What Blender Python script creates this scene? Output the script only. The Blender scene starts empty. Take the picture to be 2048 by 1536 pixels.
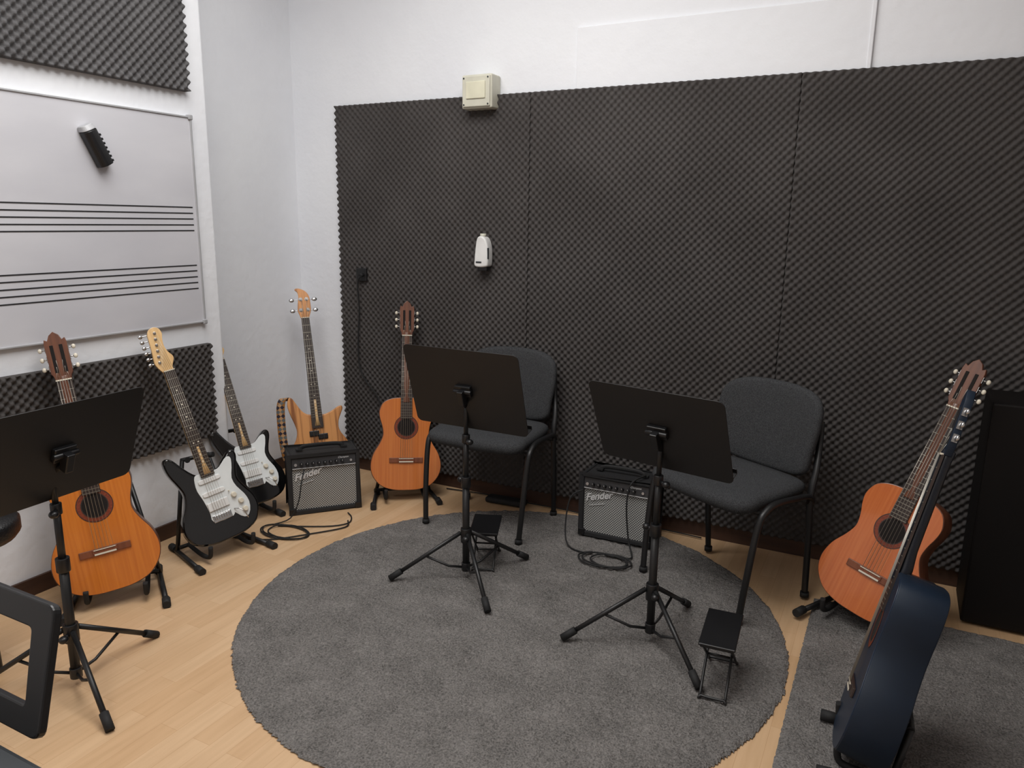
import bpy, bmesh, math, random
import numpy as np
from mathutils import Vector, Matrix, noise
random.seed(3)
COL=bpy.context.scene.collection
def V(*a): return Vector(a)
# ---------------------------------------------------------------- materials
def srgb(r,g,b):
    f=lambda c:(c/255/12.92) if c/255<=.04045 else ((c/255+.055)/1.055)**2.4
    return (f(r),f(g),f(b),1)
def mat(name,col,rough=.5,metal=0,col2=None,scale=(10,10,10),bump=0,bscale=200,detail=3,spec=None,ramp=(.35,.65),coat=0):
    m=bpy.data.materials.new(name); m.use_nodes=True; nt=m.node_tree; N=nt.nodes; L=nt.links
    b=N['Principled BSDF']; b.inputs['Base Color'].default_value=col; b.inputs['Roughness'].default_value=rough
    b.inputs['Metallic'].default_value=metal
    if spec is not None: b.inputs['Specular IOR Level'].default_value=spec
    if coat: b.inputs['Coat Weight'].default_value=coat; b.inputs['Coat Roughness'].default_value=.08
    tc=N.new('ShaderNodeTexCoord')
    n=N.new('ShaderNodeTexNoise'); mp=N.new('ShaderNodeMapping'); mp.inputs['Scale'].default_value=scale
    L.new(tc.outputs['Object'],mp.inputs['Vector']); L.new(mp.outputs[0],n.inputs['Vector'])
    n.inputs['Scale'].default_value=1; n.inputs['Detail'].default_value=detail
    r=N.new('ShaderNodeValToRGB'); r.color_ramp.elements[0].position=ramp[0]; r.color_ramp.elements[1].position=ramp[1]
    c2=col2 or tuple([c*.88 for c in col[:3]]+[1])
    r.color_ramp.elements[0].color=c2; r.color_ramp.elements[1].color=col
    L.new(n.outputs['Fac'],r.inputs[0]); L.new(r.outputs[0],b.inputs['Base Color'])
    if bump:
        n2=N.new('ShaderNodeTexNoise'); n2.inputs['Scale'].default_value=bscale; n2.inputs['Detail'].default_value=4
        L.new(tc.outputs['Object'],n2.inputs['Vector'])
        bp=N.new('ShaderNodeBump'); bp.inputs['Strength'].default_value=bump; bp.inputs['Distance'].default_value=.01
        L.new(n2.outputs['Fac'],bp.inputs['Height']); L.new(bp.outputs[0],b.inputs['Normal'])
    return m
M={}
M['wall']=mat('wall_plaster',srgb(234,236,240),.8,0,srgb(228,230,235),(2,2,2),.25,22)
M['ceil']=mat('ceiling_paint',srgb(240,240,240),.9)
M['skirt']=mat('baseboard_brown',srgb(72,48,36),.55,0,srgb(55,36,28),(3,3,30))
M['foam']=mat('foam_charcoal',srgb(82,79,78),.95,0,srgb(74,71,70),(3,3,3),.3,400,spec=.08)
M['foamlight']=mat('foam_grey',srgb(96,95,96),.95,0,srgb(86,85,86),(3,3,3),.3,400,spec=.08)
M['board']=mat('whiteboard_enamel',srgb(206,206,211),.5,0,srgb(193,193,199),(2,1.2,3),0,detail=6,spec=.35)
M['ink']=mat('staff_ink',srgb(40,40,42),.5)
M['alu']=mat('aluminium',srgb(180,181,184),.5,.2)
M['blk']=mat('black_powder_coat',srgb(24,24,25),.42)
M['blkdesk']=mat('black_desk_sheet',srgb(25,24,25),.45,bump=.05,bscale=500)
M['rub']=mat('black_rubber',srgb(24,24,25),.75)
M['plast']=mat('black_plastic',srgb(20,20,22),.35)
M['fabric']=mat('charcoal_fabric',srgb(76,77,79),.95,0,srgb(54,55,57),(260,260,260),.6,420,spec=.15)
M['chrome']=mat('chrome',srgb(200,200,200),.2,1)
M['cream']=mat('cream_plastic',srgb(208,206,190),.45)
M['creamlt']=mat('cream_window',srgb(224,221,198),.3)
M['white']=mat('white_plastic',srgb(232,232,230),.35)
M['string']=mat('string_metal',srgb(190,185,175),.35,.8)
M['fret']=mat('fret_metal',srgb(190,185,170),.3,.9)
M['rosew']=mat('rosewood',srgb(58,44,38),.5,0,srgb(40,30,26),(90,90,5))
M['hole_shade']=mat('soundhole_dark',srgb(18,10,7),.9)  # near-black colour painted in for the shade inside soundholes and slots
M['bridgew']=mat('bridge_brown',srgb(128,72,44),.45,0,srgb(104,56,34),(90,90,5))
M['mahog']=mat('mahogany',srgb(112,66,42),.4,0,srgb(84,46,30),(70,70,4),coat=.3)
M['maple']=mat('maple',srgb(226,190,138),.35,0,srgb(212,172,118),(60,60,4),coat=.4)
M['peg']=mat('peg_button',srgb(222,214,196),.35)
M['bk']=mat('gloss_black',srgb(9,9,10),.12,coat=.6)
M['bktolex']=mat('black_tolex',srgb(30,30,32),.6,bump=.5,bscale=600)
M['bkpanel']=mat('panel_dark_grey',srgb(58,58,60),.35,.3)
M['logo']=mat('logo_silver',srgb(225,225,225),.3,.1)
M['cab']=mat('cabinet_black',srgb(9,7,7),.6,0,srgb(15,11,10),(4,4,2),spec=.25)
M['grey']=mat('grey_plastic',srgb(50,54,58),.45)
M['leather']=mat('black_leather',srgb(16,16,18),.4,bump=.3,bscale=150)
M['neckdark']=mat('dark_blue_neck',srgb(14,20,32),.35)
def cedar(n,a,b): return mat(n,a,.26,0,b,(120,120,2.5),coat=.45,ramp=(.3,.7))
M['top1']=cedar('spruce_orange',srgb(208,122,44),srgb(192,106,34))
M['top2']=cedar('cedar_orange',srgb(204,122,62),srgb(190,106,50))
M['top3']=cedar('cedar_red',srgb(200,112,58),srgb(184,94,44))
M['blue']=mat('blue_lacquer',srgb(7,27,46),.55,0,srgb(5,20,36),(5,5,5),spec=.4)
M['bluetop']=mat('blue_top',srgb(9,32,54),.4)
M['bass']=mat('natural_bass_wood',srgb(214,150,90),.35,0,srgb(140,84,42),(38,38,2.2),detail=6,coat=.3,ramp=(.36,.55))
M['rosette']=mat('rosette_ring',srgb(140,60,28),.5,0,srgb(90,34,18),(400,400,400))
M['pick']=mat('pickguard_white',srgb(226,230,230),.3)
def grille():
    m=bpy.data.materials.new('grille_cloth_silver'); m.use_nodes=True; nt=m.node_tree;N=nt.nodes;L=nt.links;b=N['Principled BSDF']
    tc=N.new('ShaderNodeTexCoord'); mp=N.new('ShaderNodeMapping'); mp.inputs['Scale'].default_value=(1,0,1)
    L.new(tc.outputs['Object'],mp.inputs[0]); ch=N.new('ShaderNodeTexChecker'); ch.inputs['Scale'].default_value=170
    ch.inputs['Color1'].default_value=srgb(184,184,180); ch.inputs['Color2'].default_value=srgb(56,56,58)
    L.new(mp.outputs[0],ch.inputs['Vector']); L.new(ch.outputs[0],b.inputs['Base Color']); b.inputs['Roughness'].default_value=.6
    return m
M['grille']=grille()
def floor_mat():
    m=bpy.data.materials.new('laminate_planks'); m.use_nodes=True; nt=m.node_tree;N=nt.nodes;L=nt.links;b=N['Principled BSDF']
    tc=N.new('ShaderNodeTexCoord'); br=N.new('ShaderNodeTexBrick'); br.offset=.37; br.inputs['Scale'].default_value=1
    br.inputs['Brick Width'].default_value=.42; br.inputs['Row Height'].default_value=.066; br.inputs['Mortar Size'].default_value=.0005
    br.inputs['Color1'].default_value=srgb(211,178,141); br.inputs['Color2'].default_value=srgb(201,165,126); br.inputs['Mortar'].default_value=srgb(182,144,106)
    br.inputs['Bias'].default_value=0
    mp0=N.new('ShaderNodeMapping'); mp0.inputs['Rotation'].default_value=(0,0,math.radians(90)); L.new(tc.outputs['Object'],mp0.inputs[0]); L.new(mp0.outputs[0],br.inputs['Vector'])
    n=N.new('ShaderNodeTexNoise'); mp=N.new('ShaderNodeMapping'); mp.inputs['Scale'].default_value=(30,2.5,1); L.new(tc.outputs['Object'],mp.inputs[0]); L.new(mp.outputs[0],n.inputs['Vector']); n.inputs['Detail'].default_value=6; n.inputs['Scale'].default_value=1.5
    mx=N.new('ShaderNodeMixRGB'); mx.blend_type='MULTIPLY'; mx.inputs[0].default_value=.35
    r=N.new('ShaderNodeValToRGB'); r.color_ramp.elements[0].color=(.72,.66,.58,1); r.color_ramp.elements[0].position=.3; r.color_ramp.elements[1].color=(1,1,1,1); r.color_ramp.elements[1].position=.6
    L.new(n.outputs['Fac'],r.inputs[0]); L.new(br.outputs['Color'],mx.inputs[1]); L.new(r.outputs[0],mx.inputs[2]); L.new(mx.outputs[0],b.inputs['Base Color'])
    b.inputs['Roughness'].default_value=.42
    return m
M['floor']=floor_mat()
def rug_mat():
    m=bpy.data.materials.new('shaggy_grey_pile'); m.use_nodes=True; nt=m.node_tree;N=nt.nodes;L=nt.links;b=N['Principled BSDF']
    tc=N.new('ShaderNodeTexCoord')
    n=N.new('ShaderNodeTexNoise'); n.inputs['Scale'].default_value=7; n.inputs['Detail'].default_value=8; n.inputs['Roughness'].default_value=.65
    n2=N.new('ShaderNodeTexNoise'); n2.inputs['Scale'].default_value=170; n2.inputs['Detail'].default_value=5
    for q in (n,n2): L.new(tc.outputs['Object'],q.inputs['Vector'])
    mm=N.new('ShaderNodeMath'); mm.operation='MULTIPLY_ADD'; mm.inputs[1].default_value=.32
    L.new(n.outputs['Fac'],mm.inputs[0]); m3=N.new('ShaderNodeMath'); m3.operation='MULTIPLY'; m3.inputs[1].default_value=.68; L.new(n2.outputs['Fac'],m3.inputs[0]); L.new(m3.outputs[0],mm.inputs[2])
    r=N.new('ShaderNodeValToRGB'); r.color_ramp.elements[0].position=.34; r.color_ramp.elements[0].color=srgb(86,84,82); r.color_ramp.elements[1].position=.64; r.color_ramp.elements[1].color=srgb(144,140,137)
    L.new(mm.outputs[0],r.inputs[0]); L.new(r.outputs[0],b.inputs['Base Color']); b.inputs['Roughness'].default_value=1; b.inputs['Specular IOR Level'].default_value=.1
    bp=N.new('ShaderNodeBump'); bp.inputs['Strength'].default_value=.9; bp.inputs['Distance'].default_value=.012; L.new(n2.outputs['Fac'],bp.inputs['Height']); L.new(bp.outputs[0],b.inputs['Normal'])
    return m
M['rug']=rug_mat()
def strap_mat():
    m=bpy.data.materials.new('woven_strap'); m.use_nodes=True; nt=m.node_tree;N=nt.nodes;L=nt.links;b=N['Principled BSDF']
    tc=N.new('ShaderNodeTexCoord'); ch=N.new('ShaderNodeTexChecker'); mp=N.new('ShaderNodeMapping'); mp.inputs['Rotation'].default_value=(0,math.radians(45),0)
    L.new(tc.outputs['Object'],mp.inputs[0]); L.new(mp.outputs[0],ch.inputs[0]); ch.inputs['Scale'].default_value=60
    ch.inputs['Color1'].default_value=srgb(186,124,48); ch.inputs['Color2'].default_value=srgb(24,40,58)
    w=N.new('ShaderNodeTexChecker'); w.inputs['Scale'].default_value=30; w.inputs['Color1'].default_value=srgb(150,150,140); w.inputs['Color2'].default_value=srgb(60,26,26); L.new(mp.outputs[0],w.inputs[0])
    mx=N.new('ShaderNodeMixRGB'); mx.inputs[0].default_value=.35; L.new(ch.outputs[0],mx.inputs[1]); L.new(w.outputs[0],mx.inputs[2]); L.new(mx.outputs[0],b.inputs['Base Color']); b.inputs['Roughness'].default_value=.9
    return m
M['strap']=strap_mat()
# ---------------------------------------------------------------- geometry
def crom(pts,n=6,closed=False):
    P=[Vector(p) for p in pts]; out=[]; m=len(P)
    rng=range(m) if closed else range(m-1)
    for i in rng:
        if closed: a,b,c,d=P[(i-1)%m],P[i],P[(i+1)%m],P[(i+2)%m]
        else: a,b,c,d=P[max(i-1,0)],P[i],P[i+1],P[min(i+2,m-1)]
        for k in range(n):
            t=k/n; out.append(.5*((2*b)+(-a+c)*t+(2*a-5*b+4*c-d)*t*t+(-a+3*b-3*c+d)*t**3))
    if not closed: out.append(P[-1])
    return out
class G:
    def __init__(s): s.v=[];s.f=[];s.m=[];s.s=[]
    def add(s,vs,fs,mi=0,sm=False):
        o=len(s.v); s.v+=[Vector(v) for v in vs]
        for i,f in enumerate(fs): s.f.append([o+k for k in f]); s.m.append(mi); s.s.append(sm[i] if isinstance(sm,list) else sm)
        return s
    def box(s,c,size,mi=0,R=None):
        c=Vector(c); vs=[]
        for x in(-.5,.5):
            for y in(-.5,.5):
                for z in(-.5,.5):
                    p=Vector((x*size[0],y*size[1],z*size[2])); vs.append(c+(R@p if R else p))
        return s.add(vs,[(0,1,3,2),(4,6,7,5),(0,4,5,1),(2,3,7,6),(0,2,6,4),(1,5,7,3)],mi)
    def tube(s,pts,r,mi=0,n=10,closed=False,flat=1.0):
        P=[Vector(p) for p in pts]; m=len(P); rs=r if isinstance(r,(list,tuple)) else [r]*m
        up=None; vs=[]
        for i in range(m):
            if closed: t=(P[(i+1)%m]-P[i-1])
            else: t=P[min(i+1,m-1)]-P[max(i-1,0)]
            if t.length<1e-9: t=Vector((0,0,1))
            t.normalize()
            if up is None: up=Vector((0,0,1)) if abs(t.z)<.9 else Vector((1,0,0))
            u=up-t*up.dot(t)
            if u.length<1e-6: u=t.orthogonal()
            u.normalize(); w=t.cross(u); up=u
            for k in range(n):
                a=2*math.pi*k/n; vs.append(P[i]+u*(math.cos(a)*rs[i])+w*(math.sin(a)*rs[i]*flat))
        fs=[];sm=[]
        for i in range(m if closed else m-1):
            j=(i+1)%m
            for k in range(n):
                l=(k+1)%n; fs.append((i*n+k,i*n+l,j*n+l,j*n+k)); sm.append(True)
        if not closed:
            fs.append(tuple(range(n))[::-1]); fs.append(tuple((m-1)*n+k for k in range(n))); sm+=[False,False]
        return s.add(vs,fs,mi,sm)
    def cyl(s,a,b,r,mi=0,n=16,r2=None): return s.tube([a,b],[r,r if r2 is None else r2],mi,n)
    def prism(s,out,y0,y1,mi=0,mi_front=None):
        n=len(out); vs=[(p[0],y0,p[1]) for p in out]+[(p[0],y1,p[1]) for p in out]
        fs=[tuple(range(n)),tuple(range(2*n-1,n-1,-1))]; s.add(vs,fs,mi if mi_front is None else mi_front)
        s.m[-1]=mi
        o=len(s.v)-2*n
        for i in range(n):
            j=(i+1)%n; s.f.append([o+i,o+j,o+n+j,o+n+i]); s.m.append(mi); s.s.append(True)
        return s
    def ell(s,c,r,mi=0,n=12):
        c=Vector(c); vs=[];fs=[]
        for i in range(n+1):
            a=math.pi*i/n
            for k in range(n): b=2*math.pi*k/n; vs.append((c.x+r[0]*math.sin(a)*math.cos(b),c.y+r[1]*math.sin(a)*math.sin(b),c.z+r[2]*math.cos(a)))
        for i in range(n):
            for k in range(n): fs.append((i*n+k,(i+1)*n+k,(i+1)*n+(k+1)%n,i*n+(k+1)%n))
        return s.add(vs,fs,mi,True)
    def mesh(s,name,mats,merge=True):
        me=bpy.data.meshes.new(name); me.from_pydata([tuple(v) for v in s.v],[],s.f)
        for m in mats: me.materials.append(M[m] if isinstance(m,str) else m)
        me.polygons.foreach_set('material_index',s.m); me.polygons.foreach_set('use_smooth',s.s); me.update()
        bm=bmesh.new(); bm.from_mesh(me); bmesh.ops.remove_doubles(bm,verts=bm.verts,dist=1e-6); bmesh.ops.recalc_face_normals(bm,faces=bm.faces); bm.to_mesh(me); bm.free()
        return me
    def obj(s,name,mats,parent=None,bevel=0,seg=2,label=None,mx=None):
        if isinstance(mats,str): mats=[mats]
        me=s.mesh(name,mats); o=bpy.data.objects.new(name,me); COL.objects.link(o)
        if parent: o.parent=parent
        if mx is not None: o.matrix_basis=mx
        if bevel:
            b=o.modifiers.new('b','BEVEL'); b.width=bevel; b.segments=seg; b.limit_method='ANGLE'; b.angle_limit=math.radians(40)
        if label: o['label']=label
        return o
def thing(o,label,cat,group=None):
    o['label']=label; o['category']=cat
    if group: o['group']=group
    return o
def root(name,label,cat,mx=None,group=None):
    o=bpy.data.objects.new(name,None); o.empty_display_size=.1; COL.objects.link(o)
    if mx is not None: o.matrix_basis=mx
    return thing(o,label,cat,group)
def struct(o): o['kind']='structure'; return o
def place(x,y,z=0,deg=0,sc=1): return Matrix.Translation((x,y,z))@Matrix.Rotation(math.radians(deg),4,'Z')@Matrix.Scale(sc,4)
def front_deg(fx,fy):
    return math.degrees(math.atan2(fy,fx))+90
def gmat(b,t,f,sc=1):
    b=Vector(b);z=(Vector(t)-b).normalized();f=Vector(f);f=f-z*f.dot(z);y=-f.normalized();x=y.cross(z)
    m=Matrix.Identity(4)
    for i,c in enumerate((x,y,z)):
        for k in range(3): m[k][i]=c[k]
    return Matrix.Translation(b)@m@Matrix.Scale(sc,4)
def text(s,size,mtl,name,parent,mx,shear=0,depth=.0006,off=0):
    c=bpy.data.curves.new('txt','FONT'); c.body=s; c.size=size; c.shear=shear; c.extrude=depth; c.offset=off
    o=bpy.data.objects.new('txt',c); COL.objects.link(o); dg=bpy.context.evaluated_depsgraph_get()
    me=bpy.data.meshes.new_from_object(o.evaluated_get(dg)); bpy.data.objects.remove(o)
    me.materials.clear(); me.materials.append(M[mtl]); t=bpy.data.objects.new(name,me); COL.objects.link(t); t.parent=parent; t.matrix_basis=mx; return t
RX90=Matrix.Rotation(math.radians(90),4,'X')
# ---------------------------------------------------------------- room shell
XL,YF,XR,YB,ZC=-2.88,3.39,2.7,-2.4,3.15
XN=-3.14; YE=2.555
struct(G().box(((XN+XR)/2,(YF+YB)/2,-.05),(XR-XN+.6,YF-YB+.6,.1)).obj('floor','floor'))
struct(G().box(((XN+XR)/2,(YF+YB)/2,ZC+.05),(XR-XN+.6,YF-YB+.6,.1)).obj('ceiling','ceil'))
struct(G().box(((XN+XR)/2,YF+.1,ZC/2),(XR-XN+.4,.2,ZC)).obj('wall_back','wall'))
struct(G().box((XL-.23,(YB+YE)/2,ZC/2),(.46,YE-YB,ZC)).obj('wall_left','wall',bevel=.012,seg=3))
struct(G().box((XN-.1,(YE+YF)/2,ZC/2),(.2,YF-YE,ZC)).obj('wall_recess','wall'))
struct(G().box((XR+.1,(YF+YB)/2,ZC/2),(.2,YF-YB,ZC)).obj('wall_right','wall'))
struct(G().box(((XN+XR)/2,YB-.1,ZC/2),(XR-XN+.4,.2,ZC)).obj('wall_rear','wall'))
struct(G().box(((XN+XR)/2,YF-.006,.035),(XR-XN,.012,.07)).obj('baseboard_back','skirt'))
struct(G().box((XL+.006,(YB+YE)/2,.035),(.012,YE-YB,.07)).obj('baseboard_left','skirt'))
struct(G().box((XN+.006,(YE+YF)/2,.035),(.012,YF-YE,.07)).obj('baseboard_recess','skirt'))
struct(G().box((-.81,YF-.006,2.155),(1.22,.012,.31)).obj('trim_1','wall',bevel=.003))
struct(G().box((-.20,YF-.008,2.17),(.016,.016,.34)).obj('trim_2','wall',bevel=.003))
# ---------------------------------------------------------------- foam
def foam(O,U,W_,nrm,Wd,Hd,label,mtl='foam',p=.0345,amp=.0086,ph=0):
    n=6; nu=int(Wd/p*n)+1; nv=int(Hd/p*n)+1
    u=np.linspace(0,Wd,nu); v=np.linspace(0,Hd,nv); UU,VV=np.meshgrid(u,v,indexing='ij')
    h=np.cos(2*np.pi*(UU+ph)/p)*np.cos(2*np.pi*VV/p)
    h=.020+amp*(1+h)
    O=np.array(O);U=np.array(U);W_=np.array(W_);nrm=np.array(nrm)
    def P(uu,vv,hh): return O+uu[...,None]*U+vv[...,None]*W_+hh[...,None]*nrm
    top=P(UU,VV,h).reshape(-1,3)
    idx=np.arange(nu*nv).reshape(nu,nv)
    q=np.stack([idx[:-1,:-1],idx[1:,:-1],idx[1:,1:],idx[:-1,1:]],-1).reshape(-1,4)
    bd=np.concatenate([idx[:,0],idx[-1,1:],idx[-2::-1,-1],idx[0,-2:0:-1]])
    base=P(UU,VV,np.zeros_like(UU)+.0005).reshape(-1,3)[bd]
    o=nu*nv; k=len(bd); bi=np.arange(k)+o
    sk=np.stack([bd,bi,np.roll(bi,-1),np.roll(bd,-1)],-1)
    verts=np.concatenate([top,base]); faces=np.concatenate([q,sk])
    me=bpy.data.meshes.new('acoustic_foam_panel'); me.vertices.add(len(verts)); me.vertices.foreach_set('co',verts.ravel().astype(np.float32))
    me.loops.add(faces.size); me.loops.foreach_set('vertex_index',faces.ravel().astype(np.int32))
    me.polygons.add(len(faces)); me.polygons.foreach_set('loop_start',np.arange(len(faces),dtype=np.int32)*4)
    sm=np.ones(len(faces),bool); sm[len(q):]=False; me.polygons.foreach_set('use_smooth',sm)
    me.update(calc_edges=True); me.validate()
    me.materials.append(M[mtl]); ob=bpy.data.objects.new('acoustic_foam_panel',me); COL.objects.link(ob)
    return thing(ob,label,'acoustic foam',"acoustic foam panels on the walls")
xs=[-2.82,-1.642,-.438,.77,1.98]
for i in range(4):
    foam((xs[i]+.0008,YF,.075),(1,0,0),(0,0,1),(0,-1,0),xs[i+1]-xs[i]-.0016,1.970,"tall charcoal egg-crate foam panel covering the wall",ph=.011*i)
foam((XL,1.3,1.985),(0,1,0),(0,0,1),(1,0,0),1.14,1.0,"grey egg-crate foam panel above the whiteboard",'foamlight',.038,.011)
foam((XL,.2,1.985),(0,1,0),(0,0,1),(1,0,0),1.098,1.0,"grey egg-crate foam panel above the whiteboard",'foamlight',.038,.011)
foam((XL,1.2,.425),(0,1,0),(0,0,1),(1,0,0),1.26,.445,"charcoal egg-crate foam strip below the whiteboard",'foam',.036,.0095)
# ---------------------------------------------------------------- whiteboard
wb=root('whiteboard','white enamel whiteboard printed with black music staves','whiteboard',Matrix.Translation((XL,0,0)))
G().box((.008,1.55,1.426),(.012,1.785,.90)).obj('panel','board',wb)
for z in(.974,1.879): G().box((.010,1.55,z),(.018,1.80,.008)).obj('frame_rail','alu',wb,bevel=.002)
for y in(.655,2.445): G().box((.010,y,1.426),(.018,.009,.905)).obj('frame_rail','alu',wb,bevel=.002)
for z in(.974,1.879): G().box((.012,2.443,z),(.023,.022,.022)).obj('corner_cap','alu',wb,bevel=.004)
for z in(1.492,1.466,1.441,1.415,1.390,1.235,1.210,1.183,1.157,1.130):
    G().box((.0145,1.538,z),(.0014,1.77,.0050)).obj('staff_line','ink',wb)
er=root('whiteboard_eraser','black ribbed curved eraser with a silver end stuck on the whiteboard','eraser',Matrix.Translation((XL+.016,1.970,1.722))@Matrix.Rotation(math.radians(26),4,'X'))
g=G(); pr=crom([(-.03,-.0),(-.03,.03),(-.012,.045),(.02,.04),(.03,.02),(.03,0)],4)
n=len(pr)
pts=[(q[1],q[0]) for q in pr]
vs=[];Z=[-.085,.055]
for z in Z: vs+=[(a,b,z) for a,b in pts]
fs=[(i,(i+1)%n,n+(i+1)%n,n+i) for i in range(n)]+[tuple(range(n))[::-1],tuple(range(n,2*n))]
g.add(vs,fs); g.obj('body','plast',er,bevel=.004)
g=G(); vs=[]
for z in(.056,.076): vs+=[(a*(1.0 if z<.06 else .8),b*(1.0 if z<.06 else .85),z) for a,b in pts]
g.add(vs,fs); g.obj('end_cap','alu',er,bevel=.005)
for i in range(7): G().box((.022,.028,-.075+i*.017),(.03,.007,.009)).obj('rib','plast',er,bevel=.002)
# ---------------------------------------------------------------- fuse box / dispenser / outlet
fb=root('fuse_box','square cream plastic fuse box mounted over the foam edge','fuse box',Matrix.Translation((-1.90,YF,2.055)))
G().box((0,-.045,0),(.165,.09,.155)).obj('housing','cream',fb,bevel=.008,seg=3)
G().box((0,-.093,0),(.15,.012,.14)).obj('cover','cream',fb,bevel=.004)
G().box((0,-.101,.005),(.105,.008,.078)).obj('door','creamlt',fb,bevel=.003)
for sx in(-1,1):
    for sz in(-1,1): G().cyl((sx*.066,-.099,sz*.06),(sx*.066,-.1015,sz*.06),.004,n=10).obj('screw','grey',fb)
ad=root('air_freshener','white plastic wall dispenser with dark vents hanging on the foam','air freshener',Matrix.Translation((-1.872,YF-.038,1.296)))
o=[(-.034,-.07),(.026,-.07),(.038,-.05),(.038,.02),(.026,.062),(.008,.078),(-.014,.078),(-.028,.055),(-.038,-.03)]
G().prism([(p.x,p.y) for p in crom([(a,b,0) for a,b in o],4,True)],-.055,0).obj('housing','white',ad,bevel=.018,seg=5)
G().box((.030,-.048,-.004),(.022,.01,.055)).obj('vent','grey',ad,bevel=.002)
G().box((-.012,-.055,-.048),(.032,.006,.008)).obj('button','grey',ad,bevel=.002)
G().cyl((-.003,-.025,.075),(-.003,-.025,.092),.015).obj('cap','cream',ad)
G().box((0,-.025,-.080),(.055,.035,.022)).obj('nozzle','plast',ad,bevel=.003)
ol=root('power_outlet','small dark wall outlet with a black plug set in the foam','outlet',Matrix.Translation((-2.66,YF-.035,1.15)))
G().box((0,-.003,0),(.07,.016,.07)).obj('plate','blk',ol,bevel=.004)
G().cyl((.01,-.01,0),(.01,-.035,-.005),.011).obj('plug','rub',ol)
def cable(pts,label,r=.0035,n=6):
    return thing(G().tube(crom(pts,n),r,0,8).obj('cable','rub'),label,'cable')
cable([(-2.65,YF-.073,1.14),(-2.67,YF-.066,1.09),(-2.675,YF-.052,.95),(-2.69,YF-.050,.78),(-2.685,YF-.052,.64),(-2.64,YF-.054,.55),(-2.56,YF-.052,.46),(-2.51,YF-.056,.30),(-2.52,YF-.058,.14),(-2.46,YF-.08,.02),(-2.30,YF-.06,.006)],"black power cable hanging down the foam from the outlet",.0042)
# ---------------------------------------------------------------- rugs
def rugmesh(inside,x0,x1,y0,y1,edge,label,sp=.008):
    nx=int((x1-x0)/sp);ny=int((y1-y0)/sp); vs=[];ids={}
    for i in range(nx+1):
        for j in range(ny+1):
            x=x0+i*sp;y=y0+j*sp
            if inside(x,y):
                d=edge(x,y)
                h=.010+.006*noise.noise((x*60,y*60,0))+.003*noise.noise((x*14,y*14,3))
                h*=min(1,.25+d/.02)
                jx=.004*noise.noise((x*90,y*90,7)); jy=.004*noise.noise((x*90,y*90,17))
                ids[(i,j)]=len(vs); vs.append((x+jx,y+jy,max(h,.001)))
    fs=[]
    for (i,j),a in ids.items():
        b=ids.get((i+1,j));c=ids.get((i+1,j+1));d=ids.get((i,j+1))
        if None not in(b,c,d): fs.append((a,b,c,d))
    me=bpy.data.meshes.new('rug'); me.from_pydata(vs,[],fs); me.materials.append(M['rug'])
    for p in me.polygons: p.use_smooth=True
    o=bpy.data.objects.new('rug',me); COL.objects.link(o); return thing(o,label,'rug')
cx,cy,R0=-1.185,2.329,1.0
def wob(x,y):
    a=math.atan2(y-cy,x-cx); return R0+.006*noise.noise((math.cos(a)*9,math.sin(a)*9,0))+.004*noise.noise((math.cos(a)*40,math.sin(a)*40,0))
rugmesh(lambda x,y:math.hypot(x-cx,y-cy)<wob(x,y),cx-R0-.02,cx+R0+.02,cy-R0-.02,cy+R0+.02,lambda x,y:max(0,wob(x,y)-math.hypot(x-cx,y-cy)),"round shaggy dark grey rug on the laminate floor",.006)
rugmesh(lambda x,y:True,-.168,1.6,.9,2.99,lambda x,y:min(x+.168,1.6-x,y-.9,2.99-y)+.001,"rectangular shaggy dark grey rug beside the round rug",.008)
RZ=.015
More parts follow.
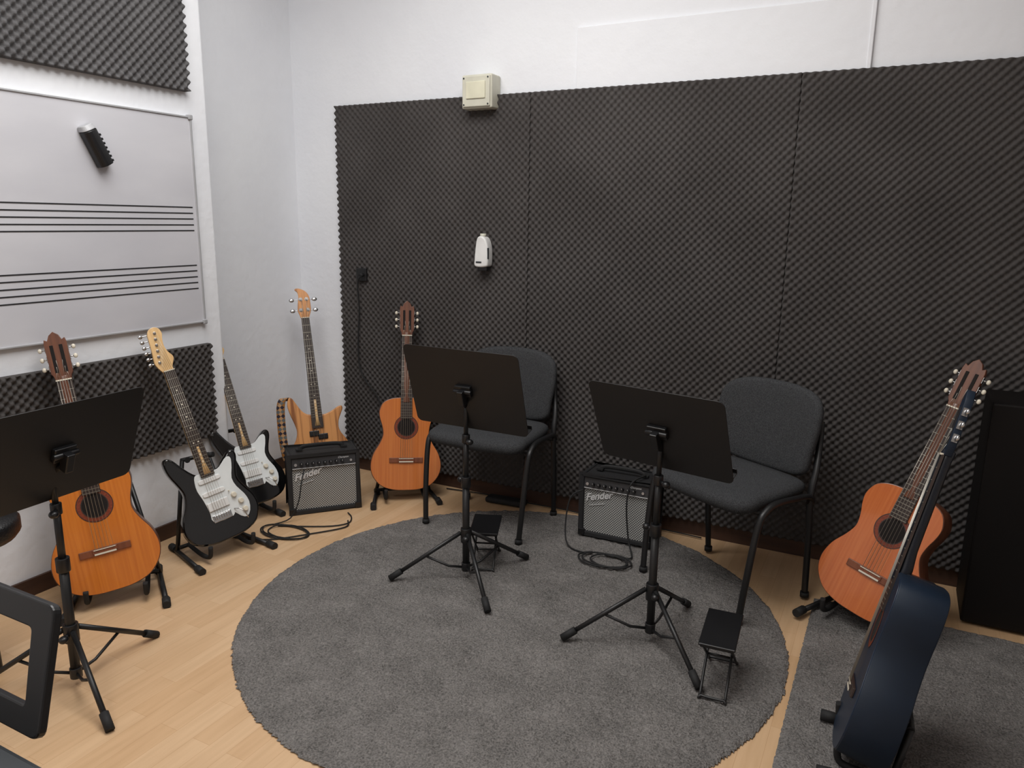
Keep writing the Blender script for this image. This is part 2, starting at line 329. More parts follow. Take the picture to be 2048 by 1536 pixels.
# ---------------------------------------------------------------- music stands
def music_stand(x,y,z,deskdeg,tilt,dc,feet,label,dw=.49,dh=.315,r=.30):
    S=root('music_stand',label,'music stand',Matrix.Translation((x,y,z)),'music stands')
    top=dc[2]-z
    G().tube([(0,0,.03),(0,0,.42)],.0145).tube([(0,0,.40),(0,0,.60)],.011).tube([(0,0,.58),(0,0,top-.02)],.009).obj('pole','blk',S)
    for a,b,rr in((.155,.215,.022),(.39,.435,.020),(.575,.61,.016)): G().cyl((0,0,a),(0,0,b),rr).obj('collar','plast',S,bevel=.002)
    for zz,a in((.185,-60),(.41,150),(.59,-40)):
        a=math.radians(a); d=V(math.cos(a),math.sin(a),0); G().cyl(d*.015+V(0,0,zz),d*.04+V(0,0,zz),.007).ell(d*.045+V(0,0,zz),(.014,.014,.012)).obj('knob','plast',S)
    for a in feet:
        a=math.radians(a); d=V(math.cos(a),math.sin(a),0)
        p0=d*.022+V(0,0,.195); p1=d*r+V(0,0,.014)
        L=G().tube([p0,p1],.0085).obj('leg','blk',S)
        G().tube([p1-(p1-p0).normalized()*.045,p1+(p1-p0).normalized()*.012],.0135).obj('foot','rub',L)
        mid=p0.lerp(p1,.52); G().tube([d*.012+V(0,0,.045),d*.07+V(0,0,.052),mid],.005).obj('brace','blk',S)
    G().cyl((0,0,.03),(0,0,.065),.018).obj('lower_collar','plast',S,bevel=.002)
    rel=Vector(dc)-V(x,y,z)
    D=Matrix.Translation(rel)@Matrix.Rotation(math.radians(deskdeg),4,'Z')@Matrix.Rotation(math.radians(tilt),4,'X')
    w,h,c=dw/2,dh/2,.022; o=[]
    for cxx,czz,a0 in((w-c,h-c,0),(-w+c,h-c,90),(-w+c,-h+c,180),(w-c,-h+c,270)):
        for k in range(5): a=math.radians(a0+k*22.5); o.append((cxx+c*math.cos(a),czz+c*math.sin(a)))
    desk=G().prism(o,-.0015,.0015).obj('desk','blkdesk',S,mx=D)
    G().box((0,.0255,-h+.004),(dw-.02,.05,.003)).box((0,.05,-h+.012),(dw-.02,.003,.018)).obj('ledge','blkdesk',desk,bevel=.001)
    G().box((0,-.010,0),(.07,.016,.045)).cyl((-.04,-.018,0),(.04,-.018,0),.009).box((0,-.028,-.02),(.026,.03,.06)).obj('bracket','plast',S,bevel=.003,mx=D)
    pt=D@V(0,-.028,-.04); G().tube([pt,(pt+V(0,0,top-.05))*.5,(0,0,top-.07)],.012).obj('neck_joint','plast',S)
    return S
music_stand(-2.17,1.26,0,93,20,(-2.122,1.268,.775),(-18,95,215),"black folding music stand standing on the laminate floor",.51,.325)
music_stand(-1.46,2.46,RZ,-1,17,(-1.448,2.43,.812),(214,62,-44),"black folding music stand on the round rug before a chair",.51,.345)
music_stand(-.65,2.36,RZ,-12,23,(-.65,2.33,.787),(209,79,-43),"black folding music stand on the round rug beside an amplifier",.485,.315)
# ---------------------------------------------------------------- chairs
def chair(x,y,z,deg,label):
    C=root('chair',label,'chair',place(x,y,z,deg),'padded visitor chairs')
    o=[(-.235,-.2),(-.12,-.225),(.12,-.225),(.235,-.2),(.25,-.1),(.235,.12),(.19,.185),(0,.195),(-.19,.185),(-.235,.12),(-.25,-.1)]
    cr=[(p.x,p.y) for p in crom([(a,b,0) for a,b in o],4,True)]
    vs=[];lay=[(.420,.90),(.428,.97),(.450,1.0),(.466,.98),(.477,.92),(.482,.7)]; n=len(cr)
    for zz,sc in lay: vs+=[(a*sc,b*sc,zz-(.012*max(0,(-b-.12)/.1))) for a,b in cr]
    fs=[]
    for i in range(len(lay)-1):
        for k in range(n): fs.append((i*n+k,i*n+(k+1)%n,(i+1)*n+(k+1)%n,(i+1)*n+k))
    fs.append(tuple(range(n))[::-1]); fs.append(tuple((len(lay)-1)*n+k for k in range(n)))
    G().add(vs,fs,0,True).obj('seat','fabric',C)
    ob=[(-.230,-.07),(-.21,-.145),(-.1,-.168),(.1,-.168),(.21,-.145),(.230,-.07),(.245,.05),(.222,.130),(.14,.168),(0,.178),(-.14,.168),(-.222,.130),(-.245,.05)]
    cr=[(p.x,p.y*1.03) for p in crom([(a,b,0) for a,b in ob],4,True)]
    n=len(cr); vs=[]; lay=[(-.022,.90),(-.018,.97),(0,1.0),(.014,.98),(.02,.93)]
    T=math.radians(-10)
    def bp(a,b,yy):
        yc=yy-.9*a*a+.03; zz=b
        return (a, .205+yc*math.cos(T)-zz*math.sin(T), .645+zz*math.cos(T)+yc*math.sin(T))
    for yy,sc in lay: vs+=[bp(a*sc,b*sc,yy) for a,b in cr]
    fs=[]
    for i in range(len(lay)-1):
        for k in range(n): fs.append((i*n+k,i*n+(k+1)%n,(i+1)*n+(k+1)%n,(i+1)*n+k))
    for yy,st in((-.024,0),(.022,(len(lay)-1)*n)):
        prev=list(range(st,st+n))
        for q in(.75,.5,.25):
            b0=len(vs); vs+=[bp(a*q*.92,b*q*.92,yy) for a,b in cr]; cur=list(range(b0,b0+n))
            for k in range(n): fs.append((prev[k],prev[(k+1)%n],cur[(k+1)%n],cur[k]))
            prev=cur
        fs.append(tuple(prev))
    G().add(vs,fs,0,True).obj('backrest','fabric',C)
    for s in(-1,1):
        L=G().tube(crom([(s*.252,-.205,0),(s*.262,-.185,.2),(s*.268,-.155,.38),(s*.268,-.12,.428),(s*.266,-.06,.445),(s*.262,.05,.44),(s*.258,.14,.43),(s*.255,.172,.40)],5),.0135,flat=.8).obj('leg','blk',C)
        G().cyl((s*.252,-.205,0),(s*.252,-.203,.02),.017).obj('foot_cap','rub',L)
        L=G().tube(crom([(s*.25,.19,0),(s*.255,.17,.25),(s*.252,.16,.42),(s*.245,.19,.52),(s*.225,.225,.60),(s*.21,.245,.70)],5),.0135,flat=.8).obj('leg','blk',C)
        G().cyl((s*.25,.19,0),(s*.25,.189,.02),.017).obj('foot_cap','rub',L)
    G().tube([(-.262,-.12,.412),(.262,-.12,.412)],.011).obj('crossbar','blk',C)
    G().tube([(-.257,.14,.410),(.257,.14,.410)],.011).obj('crossbar','blk',C)
    return C
chair(-1.672,3.065,RZ-.003,0,"dark grey padded chair with black legs against the foam")
chair(-.515,2.925,RZ-.003,-29.5,"dark grey padded chair with black legs beside the small amplifier")
# ---------------------------------------------------------------- footstools
def footstool(x,y,z,deg,label,w=.12,l=.2,h=.19):
    F=root('footstool',label,'footstool',place(x,y,z,deg),'folding guitar footstools')
    G().box((0,0,0),(w,l,.008)).box((0,0,-.008),(w-.01,l-.01,.008)).obj('top_plate','plast',F,bevel=.003,mx=Matrix.Translation((0,0,h))@Matrix.Rotation(math.radians(5),4,'X'))
    for a,b in((-1,1),(1,-1)):
        s=w/2-.012-(.006 if a>0 else 0)
        G().tube(crom([(-s,a*l*.42,h-.015),(-s,b*l*.5,.012),(-s+.004,b*l*.56,.006),(s-.004,b*l*.56,.006),(s,b*l*.5,.012),(s,a*l*.42,h-.015)],4),.0045).obj('leg','blk',F)
    G().tube([(-.04,0,h*.48),(.04,0,h*.48)],.004).obj('pivot_rod','blk',F)
footstool(-1.465,2.635,RZ,22,"small black folding footstool under a music stand",.122,.175,.165)
footstool(-.385,2.235,RZ,4,"small black folding footstool next to a music stand foot",.112,.205,.178)
# ---------------------------------------------------------------- amplifiers
def amp(x,y,z,deg,label,sc=1,w=.33,h=.295,d=.175):
    A=root('guitar_amplifier',label,'amplifier',place(x,y,z,deg,sc),'practice amplifiers')
    t=.016
    g=G().box((0,d/2,t/2+.008),(w,d,t)).box((0,d/2,h-t/2),(w,d,t)).box((-w/2+t/2,d/2,h/2+.004),(t,d,h-.008)).box((w/2-t/2,d/2,h/2+.004),(t,d,h-.008)).box((0,d-.012,h/2),(w-.01,.02,h-.02))
    g.obj('cabinet','bktolex',A,bevel=.006,seg=3)
    G().box((0,.02,(h-.07)/2+.012),(w-2*t,.02,h-.092)).obj('grille','grille',A,bevel=.002)
    P=Matrix.Translation((0,.014,h-.043))@Matrix.Rotation(math.radians(-10),4,'X')
    pan=G().box((0,0,0),(w-2*t,.02,.05)).obj('control_panel','bkpanel',A,mx=P,bevel=.002)
    G().box((0,-.0108,-.0225),(w-2*t-.004,.001,.0025)).obj('panel_stripe','logo',pan)
    for i in range(8):
        xx=-.105+i*.027
        G().cyl((xx,-.010,-.004),(xx,-.024,-.004),.0085,n=16,r2=.0065).box((xx,-.0245,0),(.0012,.001,.006),1).obj('knob',['plast','logo'],pan)
    G().cyl((-.132,-.010,-.004),(-.132,-.016,-.004),.007,n=14).obj('jack','chrome',pan)
    G().cyl((.125,-.010,-.004),(.125,-.016,-.004),.006,n=14).obj('jack','chrome',pan)
    text("Champion",.012,'logo','model_script',pan,Matrix.Translation((.065,-.0112,.010))@RX90,.3)
    text("Fender",.045,'logo','logo',A,Matrix.Translation((-w/2+.026,.007,h-.127))@RX90@Matrix.Rotation(math.radians(15),4,'Z'),.45,.0015,.0011)
    G().box((-w/2+.078,.0075,h-.138),(.075,.002,.0016),0,Matrix.Rotation(math.radians(-15),3,'Y')).obj('logo_underline','logo',A)
    G().tube(crom([(-.1,d*.5,h),(-.095,d*.5,h+.012),(-.06,d*.5,h+.02),(.06,d*.5,h+.02),(.095,d*.5,h+.012),(.1,d*.5,h)],5),.010,flat=.45).box((-.105,d*.5,h+.004),(.03,.026,.008)).box((.105,d*.5,h+.004),(.03,.026,.008)).obj('handle','rub',A,bevel=.001)
    for sx in(-1,1):
        for sy in(.02,d-.02): G().cyl((sx*(w/2-.025),sy,0),(sx*(w/2-.025),sy,.01),.011).obj('foot','rub',A)
    for sx in(-1,1): G().box((sx*(w/2-.011),.002,.02),(.03,.012,.03)).obj('corner_guard','plast',A,bevel=.004)
    return A
amp(-2.455,2.755,0,48.7,"small black combo amplifier with silver grille by the electric guitars",1.05)
amp(-1.045,3.085,RZ,0,"small black combo amplifier with silver grille between two chairs",1.03)
def coil(c,rx,ry,n,z=.006,ph=0,drift=.012):
    out=[]
    for i in range(n*10+1):
        a=2*math.pi*i/10+ph; k=i/10
        out.append((c[0]+rx*math.cos(a)*(1+.12*math.sin(k*2.1))+drift*k,c[1]+ry*math.sin(a)*(1+.1*math.cos(k*1.7)),z+.004*(i%3)/2))
    return out
cable([(-2.505,2.665,.245),(-2.485,2.62,.19),(-2.49,2.60,.10),(-2.52,2.57,.02)]+[(-2.56,2.50,.006)]+coil((-2.46,2.46),.12,.07,3,.006,2.6)+[(-2.33,2.60,.006),(-2.26,2.68,.006),(-2.29,2.75,.006),(-2.345,2.79,.006)],"black instrument cable coiled on the floor before the amplifier",.0032,4)
cable([(-2.66,2.33,.006),(-2.60,2.30,.006),(-2.45,2.36,.006),(-2.33,2.50,.006),(-2.24,2.64,.006),(-2.28,2.71,.006)],"black instrument cable lying on the laminate floor")
cable([(-1.19,3.06,.25),(-1.235,3.02,.22),(-1.245,2.99,.1),(-1.21,2.94,.022),(-1.12,2.90,.022)]+coil((-1.03,2.87),.095,.065,3,.021,2.2,.02)+[(-.92,2.94,.02),(-.93,3.0,.02),(-.955,3.03,.06),(-.975,3.045,.18),(-.975,3.05,.27),(-.96,3.07,.325),(-.93,3.16,.332)],"black instrument cable looping from the amplifier onto the rug",.0038,4)
cable([(-2.1,3.33,.006),(-1.95,3.345,.008),(-1.8,3.35,.01),(-1.6,3.345,.01),(-1.4,3.35,.01),(-1.2,3.34,.01),(-.9,3.35,.01),(-.7,3.34,.01)],"black power cable running along the baseboard")
thing(G().box((0,0,.016),(.22,.07,.03)).obj('power_strip','rub',bevel=.012,seg=3,mx=place(-1.71,3.295,.004,4)),"flat black power strip lying on the floor near the wall",'power strip')
# ---------------------------------------------------------------- guitars
def strings(parent,n,w0,z0,w1,z1,y0,y1,r):
    for i in range(n):
        t=-.5+i/(n-1)
        G().tube([(t*w0,y0,z0),(t*w1,y1,z1)],r*(1.25-.5*i/(n-1)),0,5).obj('string','string',parent)
def fretboard(parent,z0,z1,w0,w1,bridge,scale,yf,th,mtl,nf,dots=True):
    g=G(); vs=[]
    for y in(yf,yf+th): vs+=[(-w0/2,y,z0),(w0/2,y,z0),(w1/2,y,z1),(-w1/2,y,z1)]
    g.add(vs,[(0,1,2,3),(7,6,5,4),(0,4,5,1),(1,5,6,2),(2,6,7,3),(3,7,4,0)])
    fz=[]
    for k in range(1,nf+1):
        z=bridge+scale*2**(-k/12)
        fz.append(z)
        if z<z0+.003: break
        w=w0+(w1-w0)*(z-z0)/(z1-z0); g.box((0,yf-.0004,z),(w-.001,.0016,.0018),1)
    if dots:
        for k in(3,5,7,9,12,15,17,19,21):
            if k-1<len(fz) and fz[k-1]>z0+.01:
                z=(fz[k-1]+fz[k-2])/2
                for xx in((-.01,.01) if k==12 else (0,)): g.cyl((xx,yf-.0006,z),(xx,yf+.001,z),.003,2,10)
    g.obj('fretboard',[mtl,'fret','peg'],parent)
def curve2(o,n=4): return [(p.x,p.y) for p in crom([(a,b,0) for a,b in o],n,True)]
def sym(h): return h+[(-a,b) for a,b in h[-2:0:-1]]
def classical(mx,label,top,side,name='classical_guitar',head='mahog',peg='peg',dep=.098,neck='mahog'):
    A=root(name,label,'guitar',mx,'acoustic guitars on stands')
    if name=='acoustic_guitar':
        half=[(0,0),(.07,.004),(.13,.022),(.168,.07),(.180,.13),(.172,.19),(.152,.24),(.140,.285),(.140,.33),(.146,.38),(.145,.425),(.124,.465),(.07,.483),(0,.487)]
    else:
        half=[(0,0),(.07,.004),(.13,.026),(.172,.075),(.184,.13),(.170,.19),(.138,.245),(.120,.29),(.124,.335),(.137,.38),(.139,.42),(.118,.462),(.07,.483),(0,.487)]
    o=curve2(sym(half),4)
    G().prism(o,.0012,dep).obj('body',side,A,bevel=.003)
    o2=[(a*.984,.24+(b-.24)*.988) for a,b in o]
    G().prism(o2,-.0004,.0032).obj('soundboard',top,A)
    zc=.33
    ring=lambda r0,r1,y,mi,g:g.add([(r*math.cos(2*math.pi*k/40),y,zc+r*math.sin(2*math.pi*k/40)) for r in(r0,r1) for k in range(40)],[(k,(k+1)%40,40+(k+1)%40,40+k) for k in range(40)],mi)
    g=G(); ring(.045,.062,-.0009,0,g); ring(.0435,.047,-.0012,1,g); ring(.060,.063,-.0012,1,g); g.obj('rosette',['rosette','rosew'],A)
    G().cyl((0,-.0010,zc),(0,.002,zc),.044,n=40).obj('soundhole','hole_shade',A)  # no opening is cut; a dark disc paints the hole's shade
    G().box((0,-.004,.158),(.175,.008,.026)).box((0,-.008,.160),(.085,.006,.016)).obj('bridge','bridgew' if top!='bluetop' else 'rosew',A,bevel=.002)
    G().box((0,-.0125,.166),(.074,.003,.003)).box((0,-.0115,.150),(.074,.002,.006)).obj('saddle','peg',A)
    fretboard(A,.375,.813,.062,.052,.163,.65,-.0065,.006,'rosew',19,False)
    g=G()
    g.tube([(0,.010,.46),(0,.012,.50),(0,.008,.55),(0,.007,.80),(0,.008,.83)],[.030,.026,.024,.022,.024],0,14,flat=.75); g.box((0,.05,.475),(.05,.085,.03)); g.obj('neck',neck,A,bevel=.003)
    hd=[(-.026,.813),(.026,.813),(.029,.83),(.036,.842),(.0375,.955),(.034,.972),(.024,.966),(.016,.985),(0,.998),(-.016,.985),(-.024,.966),(-.034,.972),(-.0375,.955),(-.036,.842),(-.029,.83)]
    H_=G().prism(hd,-.003,.017)
    for s in(-1,1): H_.box((s*.0155,.006,.895),(.012,.021,.105),1)  # slots stay solid; dark boxes paint the shade of the openings
    H_.obj('headstock',[head,'hole_shade'],A,bevel=.0015)
    G().box((0,-.007,.814),(.052,.008,.005)).obj('nut','peg',A)
    for s in(-1,1):
        for zz in(.862,.898,.934):
            G().cyl((s*.009,.003,zz),(s*.022,.003,zz),.0045,0,10).cyl((s*.036,.008,zz),(s*.05,.008,zz),.0025,1,8).ell((s*.055,.010,zz),(.0075,.005,.009),0,8).box((s*.0375,.007,zz),(.003,.014,.022),1).obj('tuning_peg',[peg,'chrome'],A)
    strings(A,6,.060,.166,.043,.816,-.0135,-.0115,.00075)
    for i in range(6):
        t=-.5+i/5; s=-1 if i<3 else 1; zz=(.862,.898,.934)[i if i<3 else 5-i]
        G().tube([(t*.043,-.0115,.816),(s*.014,.001,zz)],.0006,0,5).obj('string','string',A)
    return A
def electric(mx,label,kind):
    strat=kind=='strat'
    A=root('electric_guitar' if strat else 'bass_guitar',label,'guitar' if strat else 'bass guitar',mx,'electric guitars on stands')
    if strat:
        o=[(0,0),(.07,.004),(.13,.03),(.158,.085),(.154,.14),(.127,.195),(.113,.235),(.122,.275),(.139,.32),(.136,.347),(.115,.352),(.083,.325),(.055,.300),(.030,.296),(-.030,.300),(-.055,.318),(-.082,.355),(-.107,.395),(-.130,.407),(-.146,.388),(-.142,.34),(-.120,.28),(-.112,.24),(-.126,.19),(-.153,.14),(-.161,.085),(-.137,.03),(-.07,.003)]
        G().prism(curve2(o,3),0,.043).obj('body','bk',A,bevel=.009,seg=4)
        pg=[(.030,.298),(.055,.303),(.085,.327),(.104,.332),(.112,.318),(.102,.28),(.088,.24),(.095,.20),(.115,.16),(.124,.12),(.115,.082),(.095,.062),(.072,.075),(.052,.10),(.044,.088),(-.038,.09),(-.042,.13),(-.046,.17),(-.052,.205),(-.060,.24),(-.058,.275),(-.050,.300),(-.03,.303)]
        G().prism(curve2(pg,2),-.0025,.001).obj('pickguard','pick',A,bevel=.0008)
        for zz in(.268,.212): G().prism(curve2([(-.04,zz-.009),(0,zz-.0095),(.04,zz-.009),(.046,zz),(.04,zz+.009),(0,zz+.0095),(-.04,zz+.009),(-.046,zz)],3),-.008,0).obj('pickup','white',A,bevel=.002)
        G().box((0,-.005,.157),(.086,.008,.036)).obj('pickup','white',A,bevel=.002)
        G().box((0,-.004,.104),(.078,.006,.032)).box((0,-.009,.108),(.066,.008,.018)).obj('bridge','chrome',A,bevel=.0015)
        for xx,zz in((.072,.172),(.092,.137),(.098,.098)): G().cyl((xx,-.002,zz),(xx,-.016,zz),.0125,n=20,r2=.0095).obj('knob','peg',A,bevel=.001)
        G().tube([(.055,-.004,.115),(.07,-.022,.11),(.085,-.028,.09),(.09,-.03,.06)],.002).obj('tremolo_arm','chrome',A)
        G().box((.058,-.008,.195),(.004,.014,.004)).obj('selector_switch','peg',A)
        z0,zn,br,sc=.285,.748,.10,.648; w0,w1=.056,.043
        fb_,nk,hm='rosew','maple','maple'
        hd=[(.0215,0),(.022,.018),(.029,.032),(.036,.046),(.035,.060),(.024,.078),(.017,.105),(.020,.135),(.026,.156),(.020,.178),(.002,.188),(-.018,.182),(-.029,.165),(-.032,.14),(-.036,.09),(-.041,.045),(-.033,.02),(-.0215,0)]
    else:
        o=[(0,0),(.08,.004),(.14,.03),(.168,.09),(.155,.15),(.124,.20),(.112,.235),(.117,.275),(.134,.312),(.145,.338),(.139,.353),(.120,.350),(.095,.336),(.065,.322),(.035,.316),(-.035,.322),(-.06,.332),(-.082,.355),(-.103,.392),(-.120,.420),(-.138,.424),(-.149,.385),(-.140,.335),(-.122,.28),(-.113,.235),(-.124,.19),(-.153,.14),(-.167,.085),(-.14,.03),(-.08,.004)]
        G().prism(curve2(o,3),0,.04).obj('body','bass',A,bevel=.008,seg=4)
        for zz,s in((.215,-.5),(.195,.5)): G().box((s*.045,-.004,zz),(.052,.01,.03)).obj('pickup','plast',A,bevel=.003)
        G().box((0,-.004,.15),(.095,.01,.022)).obj('pickup','plast',A,bevel=.003)
        G().box((0,-.005,.09),(.07,.012,.05)).obj('bridge','chrome',A,bevel=.002)
        for zz in(.06,.09,.12): G().cyl((.1,0,zz),(.1,-.018,zz),.009).obj('knob','plast',A,bevel=.001)
        z0,zn,br,sc=.245,.86,.09,.77; w0,w1=.062,.042
        fb_,nk,hm='rosew','maple','bass'
        hd=[(.021,0),(.028,.02),(.036,.045),(.037,.09),(.033,.125),(.016,.152),(-.012,.168),(-.034,.17),(-.040,.162),(-.027,.148),(-.024,.12),(-.031,.085),(-.035,.045),(-.028,.02),(-.021,0)]
    fretboard(A,z0,zn,w0,w1,br,sc,-.0115,.006,fb_,22)
    G().tube([(0,.004,z0+.01),(0,.006,z0+.06),(0,.004,zn)],[.027,.026,.021],0,14,flat=.7).obj('neck',nk,A)
    hp=[(a,b+zn-.003) for a,b in hd]
    G().prism([(p.x,p.y) for p in crom([(a,b,0) for a,b in hp],3,False)],-.001,.013).obj('headstock',hm,A,bevel=.0015)
    G().box((0,-.009,zn),(w1,.009,.004)).obj('nut','peg',A)
    ns=6 if strat else 4
    strings(A,ns,.052 if strat else .057,br,.035 if strat else .03,zn+.002,-.0145,-.0135,.0006 if strat else .0012)
    if strat: posn=[(-.022+.004*i,.04+.024*i,-1) for i in range(6)]
    else: posn=[(-.018,.045,-1),(-.014,.105,-1),(.018,.105,1),(.02,.045,1)]
    for i,(px,pz,s) in enumerate(posn):
        t=-.5+i/(ns-1); z=zn+pz; rr=.0035 if strat else .006
        ex=-.048 if (strat) else s*.056
        g=G().cyl((px,.01,z),(px,-.011,z),rr,0,12).cyl((px,-.001,z),(px,-.003,z),rr*1.8,0,12).cyl((px,.019,z),(ex,.019,z),.0025,0,8).box((px,.018,z),(.016,.009,.014))
        b=(.009,.004,.008) if strat else (.015,.004,.011)
        g.ell((ex+(-.006 if ex<0 else .006),.019,z),b,0,8); g.obj('tuning_peg','chrome',A,bevel=.0006)
        G().tube([(t*(.035 if strat else .03),-.0135,zn+.002),(px+.003,-.008,z)],.0006 if strat else .001,0,5).obj('string','string',A)
    return A
def gstand(x,y,z,deg,label,w=.15,h=.40,fr=.09,bk=.24):
    S=root('guitar_stand',label,'guitar stand',place(x,y,z,deg),'black guitar stands')
    for s in(-1,1):
        G().tube([(s*(w+.02),-fr,.014),(s*w*.9,bk,.014)],.0105).tube([(s*(w+.02),-fr-.005,.014),(s*(w+.017),-fr+.045,.014)],.016,1).tube([(s*w*.9,bk+.005,.014),(s*w*.905,bk-.04,.014)],.016,1).obj('foot',['blk','rub'],S)
        G().tube([(s*w*.95,bk*.72,.018),(s*.06,bk*.98,h)],.0095).obj('upright','blk',S)
        G().tube(crom([(s*.10,bk*.65,.04),(s*.10,.05,.026),(s*.10,-.01,.030),(s*.10,-.035,.045),(s*.10,-.04,.085)],4),.0095).obj('cradle_arm','rub',S)
    G().tube([(-.065,bk*.98,h),(.065,bk*.98,h)],.0095).obj('crossbar','blk',S)
    G().tube([(-w*.93,bk*.66,.036),(w*.93,bk*.66,.036)],.009).obj('crossbar','blk',S)
    for s in(-1,1): G().tube([(s*.04,bk*.95-.005,h),(s*.06,bk*.82-.01,h+.01)],.012).obj('back_rest_pad','rub',S)
    return S
classical(gmat((-2.505,1.635,.07),(-2.785,1.685,1.0),(.80,-.56,0)),"orange nylon-string classical guitar on a stand by the whiteboard",'top1','mahog')
gstand(-2.53,1.66,0,front_deg(.76,-.62),"black tube guitar stand holding a classical guitar",fr=.11)
classical(gmat((-2.185,3.065,.065),(-2.305,3.275,1.0),(.62,-.78,0)),"orange-brown classical guitar on a stand against the foam",'top2','mahog')
gstand(-2.195,3.07,0,front_deg(.66,-.75),"black guitar stand holding the classical guitar by the foam",bk=.16,h=.34)
classical(gmat((-.03,2.78,.082),(.266,3.005,.985),(-.42,-.91,0)),"reddish cedar classical guitar leaning on a stand near the cabinet",'top3','mahog')
gstand(-.02,2.80,RZ,front_deg(-.38,-.92),"black guitar stand holding a reddish classical guitar",bk=.2)
classical(gmat((-.03,2.02,.068),(.200,2.335,1.035),(-1,-.05,0),1.03),"dark blue acoustic guitar seen edge-on standing on the rug",'bluetop','blue','acoustic_guitar','blue','chrome',.118,'neckdark')
gstand(.02,2.06,RZ,front_deg(-1,-.05),"black guitar stand holding the dark blue guitar",.11,.16,.08,.13)
electric(gmat((-2.465,2.155,.085),(-2.77,2.095,.99),(.93,-.36,0),1.03),"black electric guitar with white pickguard beside the amplifier",'strat')
gstand(-2.49,2.16,0,front_deg(.97,-.22),"black tube guitar stand holding an electric guitar",.15)
electric(gmat((-2.655,2.52,.09),(-3.03,2.595,.985),(.93,-.36,0),.98),"black electric guitar with white pickguard in the wall recess",'strat')
gstand(-2.70,2.50,0,front_deg(.95,-.30),"black tube guitar stand holding an electric guitar in the recess",.11,fr=.06)
B=electric(gmat((-2.72,3.04,.085),(-2.96,3.20,1.05),(.72,-.69,0)),"natural wood four-string bass guitar standing in the room corner",'bass')
gstand(-2.73,3.05,0,front_deg(.72,-.69),"black guitar stand holding the bass in the corner",.12,h=.28,bk=.18)
pth=crom([(-.135,.02,.41),(-.160,.01,.428),(-.182,.0,.39),(-.190,-.0,.30),(-.190,-.0,.18),(-.175,.01,.08),(-.12,.02,.02)],6); vs=[]
for p in pth: vs+=[(p.x-.022,p.y,p.z),(p.x-.022,p.y+.002,p.z),(p.x+.022,p.y-.006,p.z),(p.x+.022,p.y-.004,p.z)]
fs=[]
for i in range(len(pth)-1):
    a=4*i;b=a+4; fs+=[(a,a+2,b+2,b),(a+1,b+1,b+3,a+3),(a,b,b+1,a+1),(a+2,a+3,b+3,b+2)]
G().add(vs,fs,0,True).obj('strap','strap',B,label="multicoloured woven strap")
# ---------------------------------------------------------------- black cabinet + stool
cb=root('cabinet',"tall black wooden cabinet standing by the foam wall",'cabinet',Matrix.Translation((.335,3.04,0)))
G().box((.42,.145,.430),(.84,.27,.84)).obj('body','cab',cb,bevel=.008)
for xx in(.04,.80): G().box((xx,.15,.006),(.06,.22,.012)).obj('foot','rub',cb)
def stool(x,y,z,h,r,label,legm,n=4):
    S=root('stool',label,'stool',place(x,y,z,20))
    g=G(); prof=[(.0,h-.07),(r*.9,h-.07),(r,h-.05),(r,h-.015),(r*.93,h-.002),(0,h)]; m=28; vs=[];fs=[]
    for a,b in prof: vs+=[(a*math.cos(2*math.pi*k/m),a*math.sin(2*math.pi*k/m),b) for k in range(m)]
    for i in range(len(prof)-1):
        for k in range(m): fs.append((i*m+k,i*m+(k+1)%m,(i+1)*m+(k+1)%m,(i+1)*m+k))
    g.add(vs,fs,0,True).obj('seat','leather',S)
    for k in range(n):
        a=2*math.pi*k/n; d=V(math.cos(a),math.sin(a),0); G().tube([d*r*.2+V(0,0,h-.07),d*r*.35],[.014,.011]).obj('leg',legm,S)
    G().tube([(r*.3*math.cos(2*math.pi*k/20),r*.3*math.sin(2*math.pi*k/20),h*.4) for k in range(20)],.007,0,8,True).obj('foot_ring',legm,S)
stool(-2.515,1.172,0,.515,.15,"round black padded stool behind a music stand",'blk')
# ---------------------------------------------------------------- keyboard with music rest
K=root('digital_keyboard',"black digital keyboard with a looped plastic music rest",'keyboard',Matrix.Translation((-.87,.48,.75)))
G().box((-.62,-.16,-.04),(1.24,.32,.08)).obj('body','grey',K,bevel=.008)
G().box((-.62,-.245,.004),(1.10,.13,.012)).obj('key_bed','white',K,bevel=.002)
g=G()
for i in range(50):
    if i%7 not in(2,6): g.box((-1.155+i*.022,-.215,.014),(.011,.08,.012))
o_=g.obj('black_keys','plast',K); o_['kind']='stuff'
def rr(x0,x1,x2,x3,z0,z1,c):
    P=[(x0,z0),(x1,z0),(x2,z1),(x3,z1)]; out=[]
    for i in range(4):
        p=V(*P[i]);a=(V(*P[i-1])-p).normalized();b=(V(*P[(i+1)%4])-p).normalized()
        for k in range(6):
            t=k/5; out.append(tuple((p+a*c*(1-t)**2+b*c*t**2)))
    return out
ou=rr(-.092,-.62,-.60,-.126,0,.172,.016); inn=rr(-.136,-.59,-.565,-.164,.036,.134,.008)
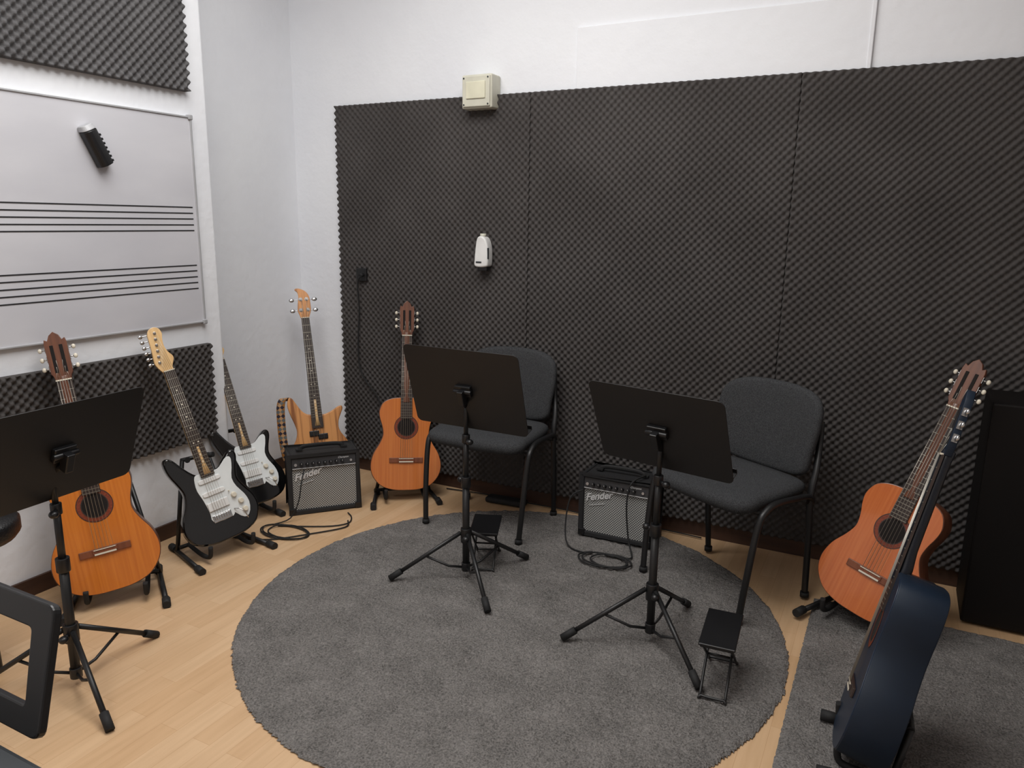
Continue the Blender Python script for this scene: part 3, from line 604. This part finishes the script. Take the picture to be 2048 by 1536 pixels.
n=len(ou); vs=[(a,-.007,b) for a,b in ou]+[(a,-.007,b) for a,b in inn]+[(a,.007,b) for a,b in ou]+[(a,.007,b) for a,b in inn]; fs=[]
for i in range(n):
    j=(i+1)%n; fs+=[(i,j,n+j,n+i),(2*n+i,3*n+i,3*n+j,2*n+j),(i,2*n+i,2*n+j,j),(n+i,n+j,3*n+j,3*n+i)]
G().add(vs,fs).obj('music_rest','plast',K,bevel=.003,mx=Matrix.Translation((0,.022,.006))@Matrix.Rotation(math.radians(-22),4,'X'))
for s in(-1,1):
    for yy in(-.02,-.30): G().tube([(-.62+s*.35,yy,-.08),(-.62-s*.35,yy-.02*s,-.74)],.014).obj('stand_leg','blk',K)
for xx in(-.27,-.97):
    G().tube([(xx,-.32,-.09),(xx,.0,-.09)],.014).obj('stand_bar','blk',K)
    G().tube([(xx,-.36,-.735),(xx,.02,-.735)],.014).obj('stand_bar','blk',K)
# ---------------------------------------------------------------- lights
def area(x,y,z,sx,sy,p,col=(1,.985,.965),spread=180):
    l=bpy.data.lights.new('ceiling_lamp','AREA'); l.shape='RECTANGLE'; l.size=sx; l.size_y=sy; l.energy=p; l.color=col; l.spread=math.radians(spread)
    o=bpy.data.objects.new('ceiling_lamp',l); o.location=(x,y,z); COL.objects.link(o); return o
area(-1.4,1.65,ZC-.03,2.2,1.5,72)
area(-1.2,-.6,ZC-.03,1.6,1.0,28)
w=bpy.data.worlds.new('world'); bpy.context.scene.world=w; w.use_nodes=True; w.node_tree.nodes['Background'].inputs[0].default_value=(.5,.5,.5,1); w.node_tree.nodes['Background'].inputs[1].default_value=.3
# ---------------------------------------------------------------- camera
cd=bpy.data.cameras.new('camera'); cam=bpy.data.objects.new('camera',cd); COL.objects.link(cam)
cd.sensor_width=36; cd.lens=1501.15*36/2048; cd.clip_start=.05
cam.matrix_world=Matrix.Translation((0,0,1.45))@Matrix.Rotation(.4730,4,'Z')@Matrix.Rotation(math.pi/2-.2135,4,'X')@Matrix.Rotation(.0136,4,'Z')
bpy.context.scene.camera=cam
bpy.context.scene.view_settings.view_transform='Standard'
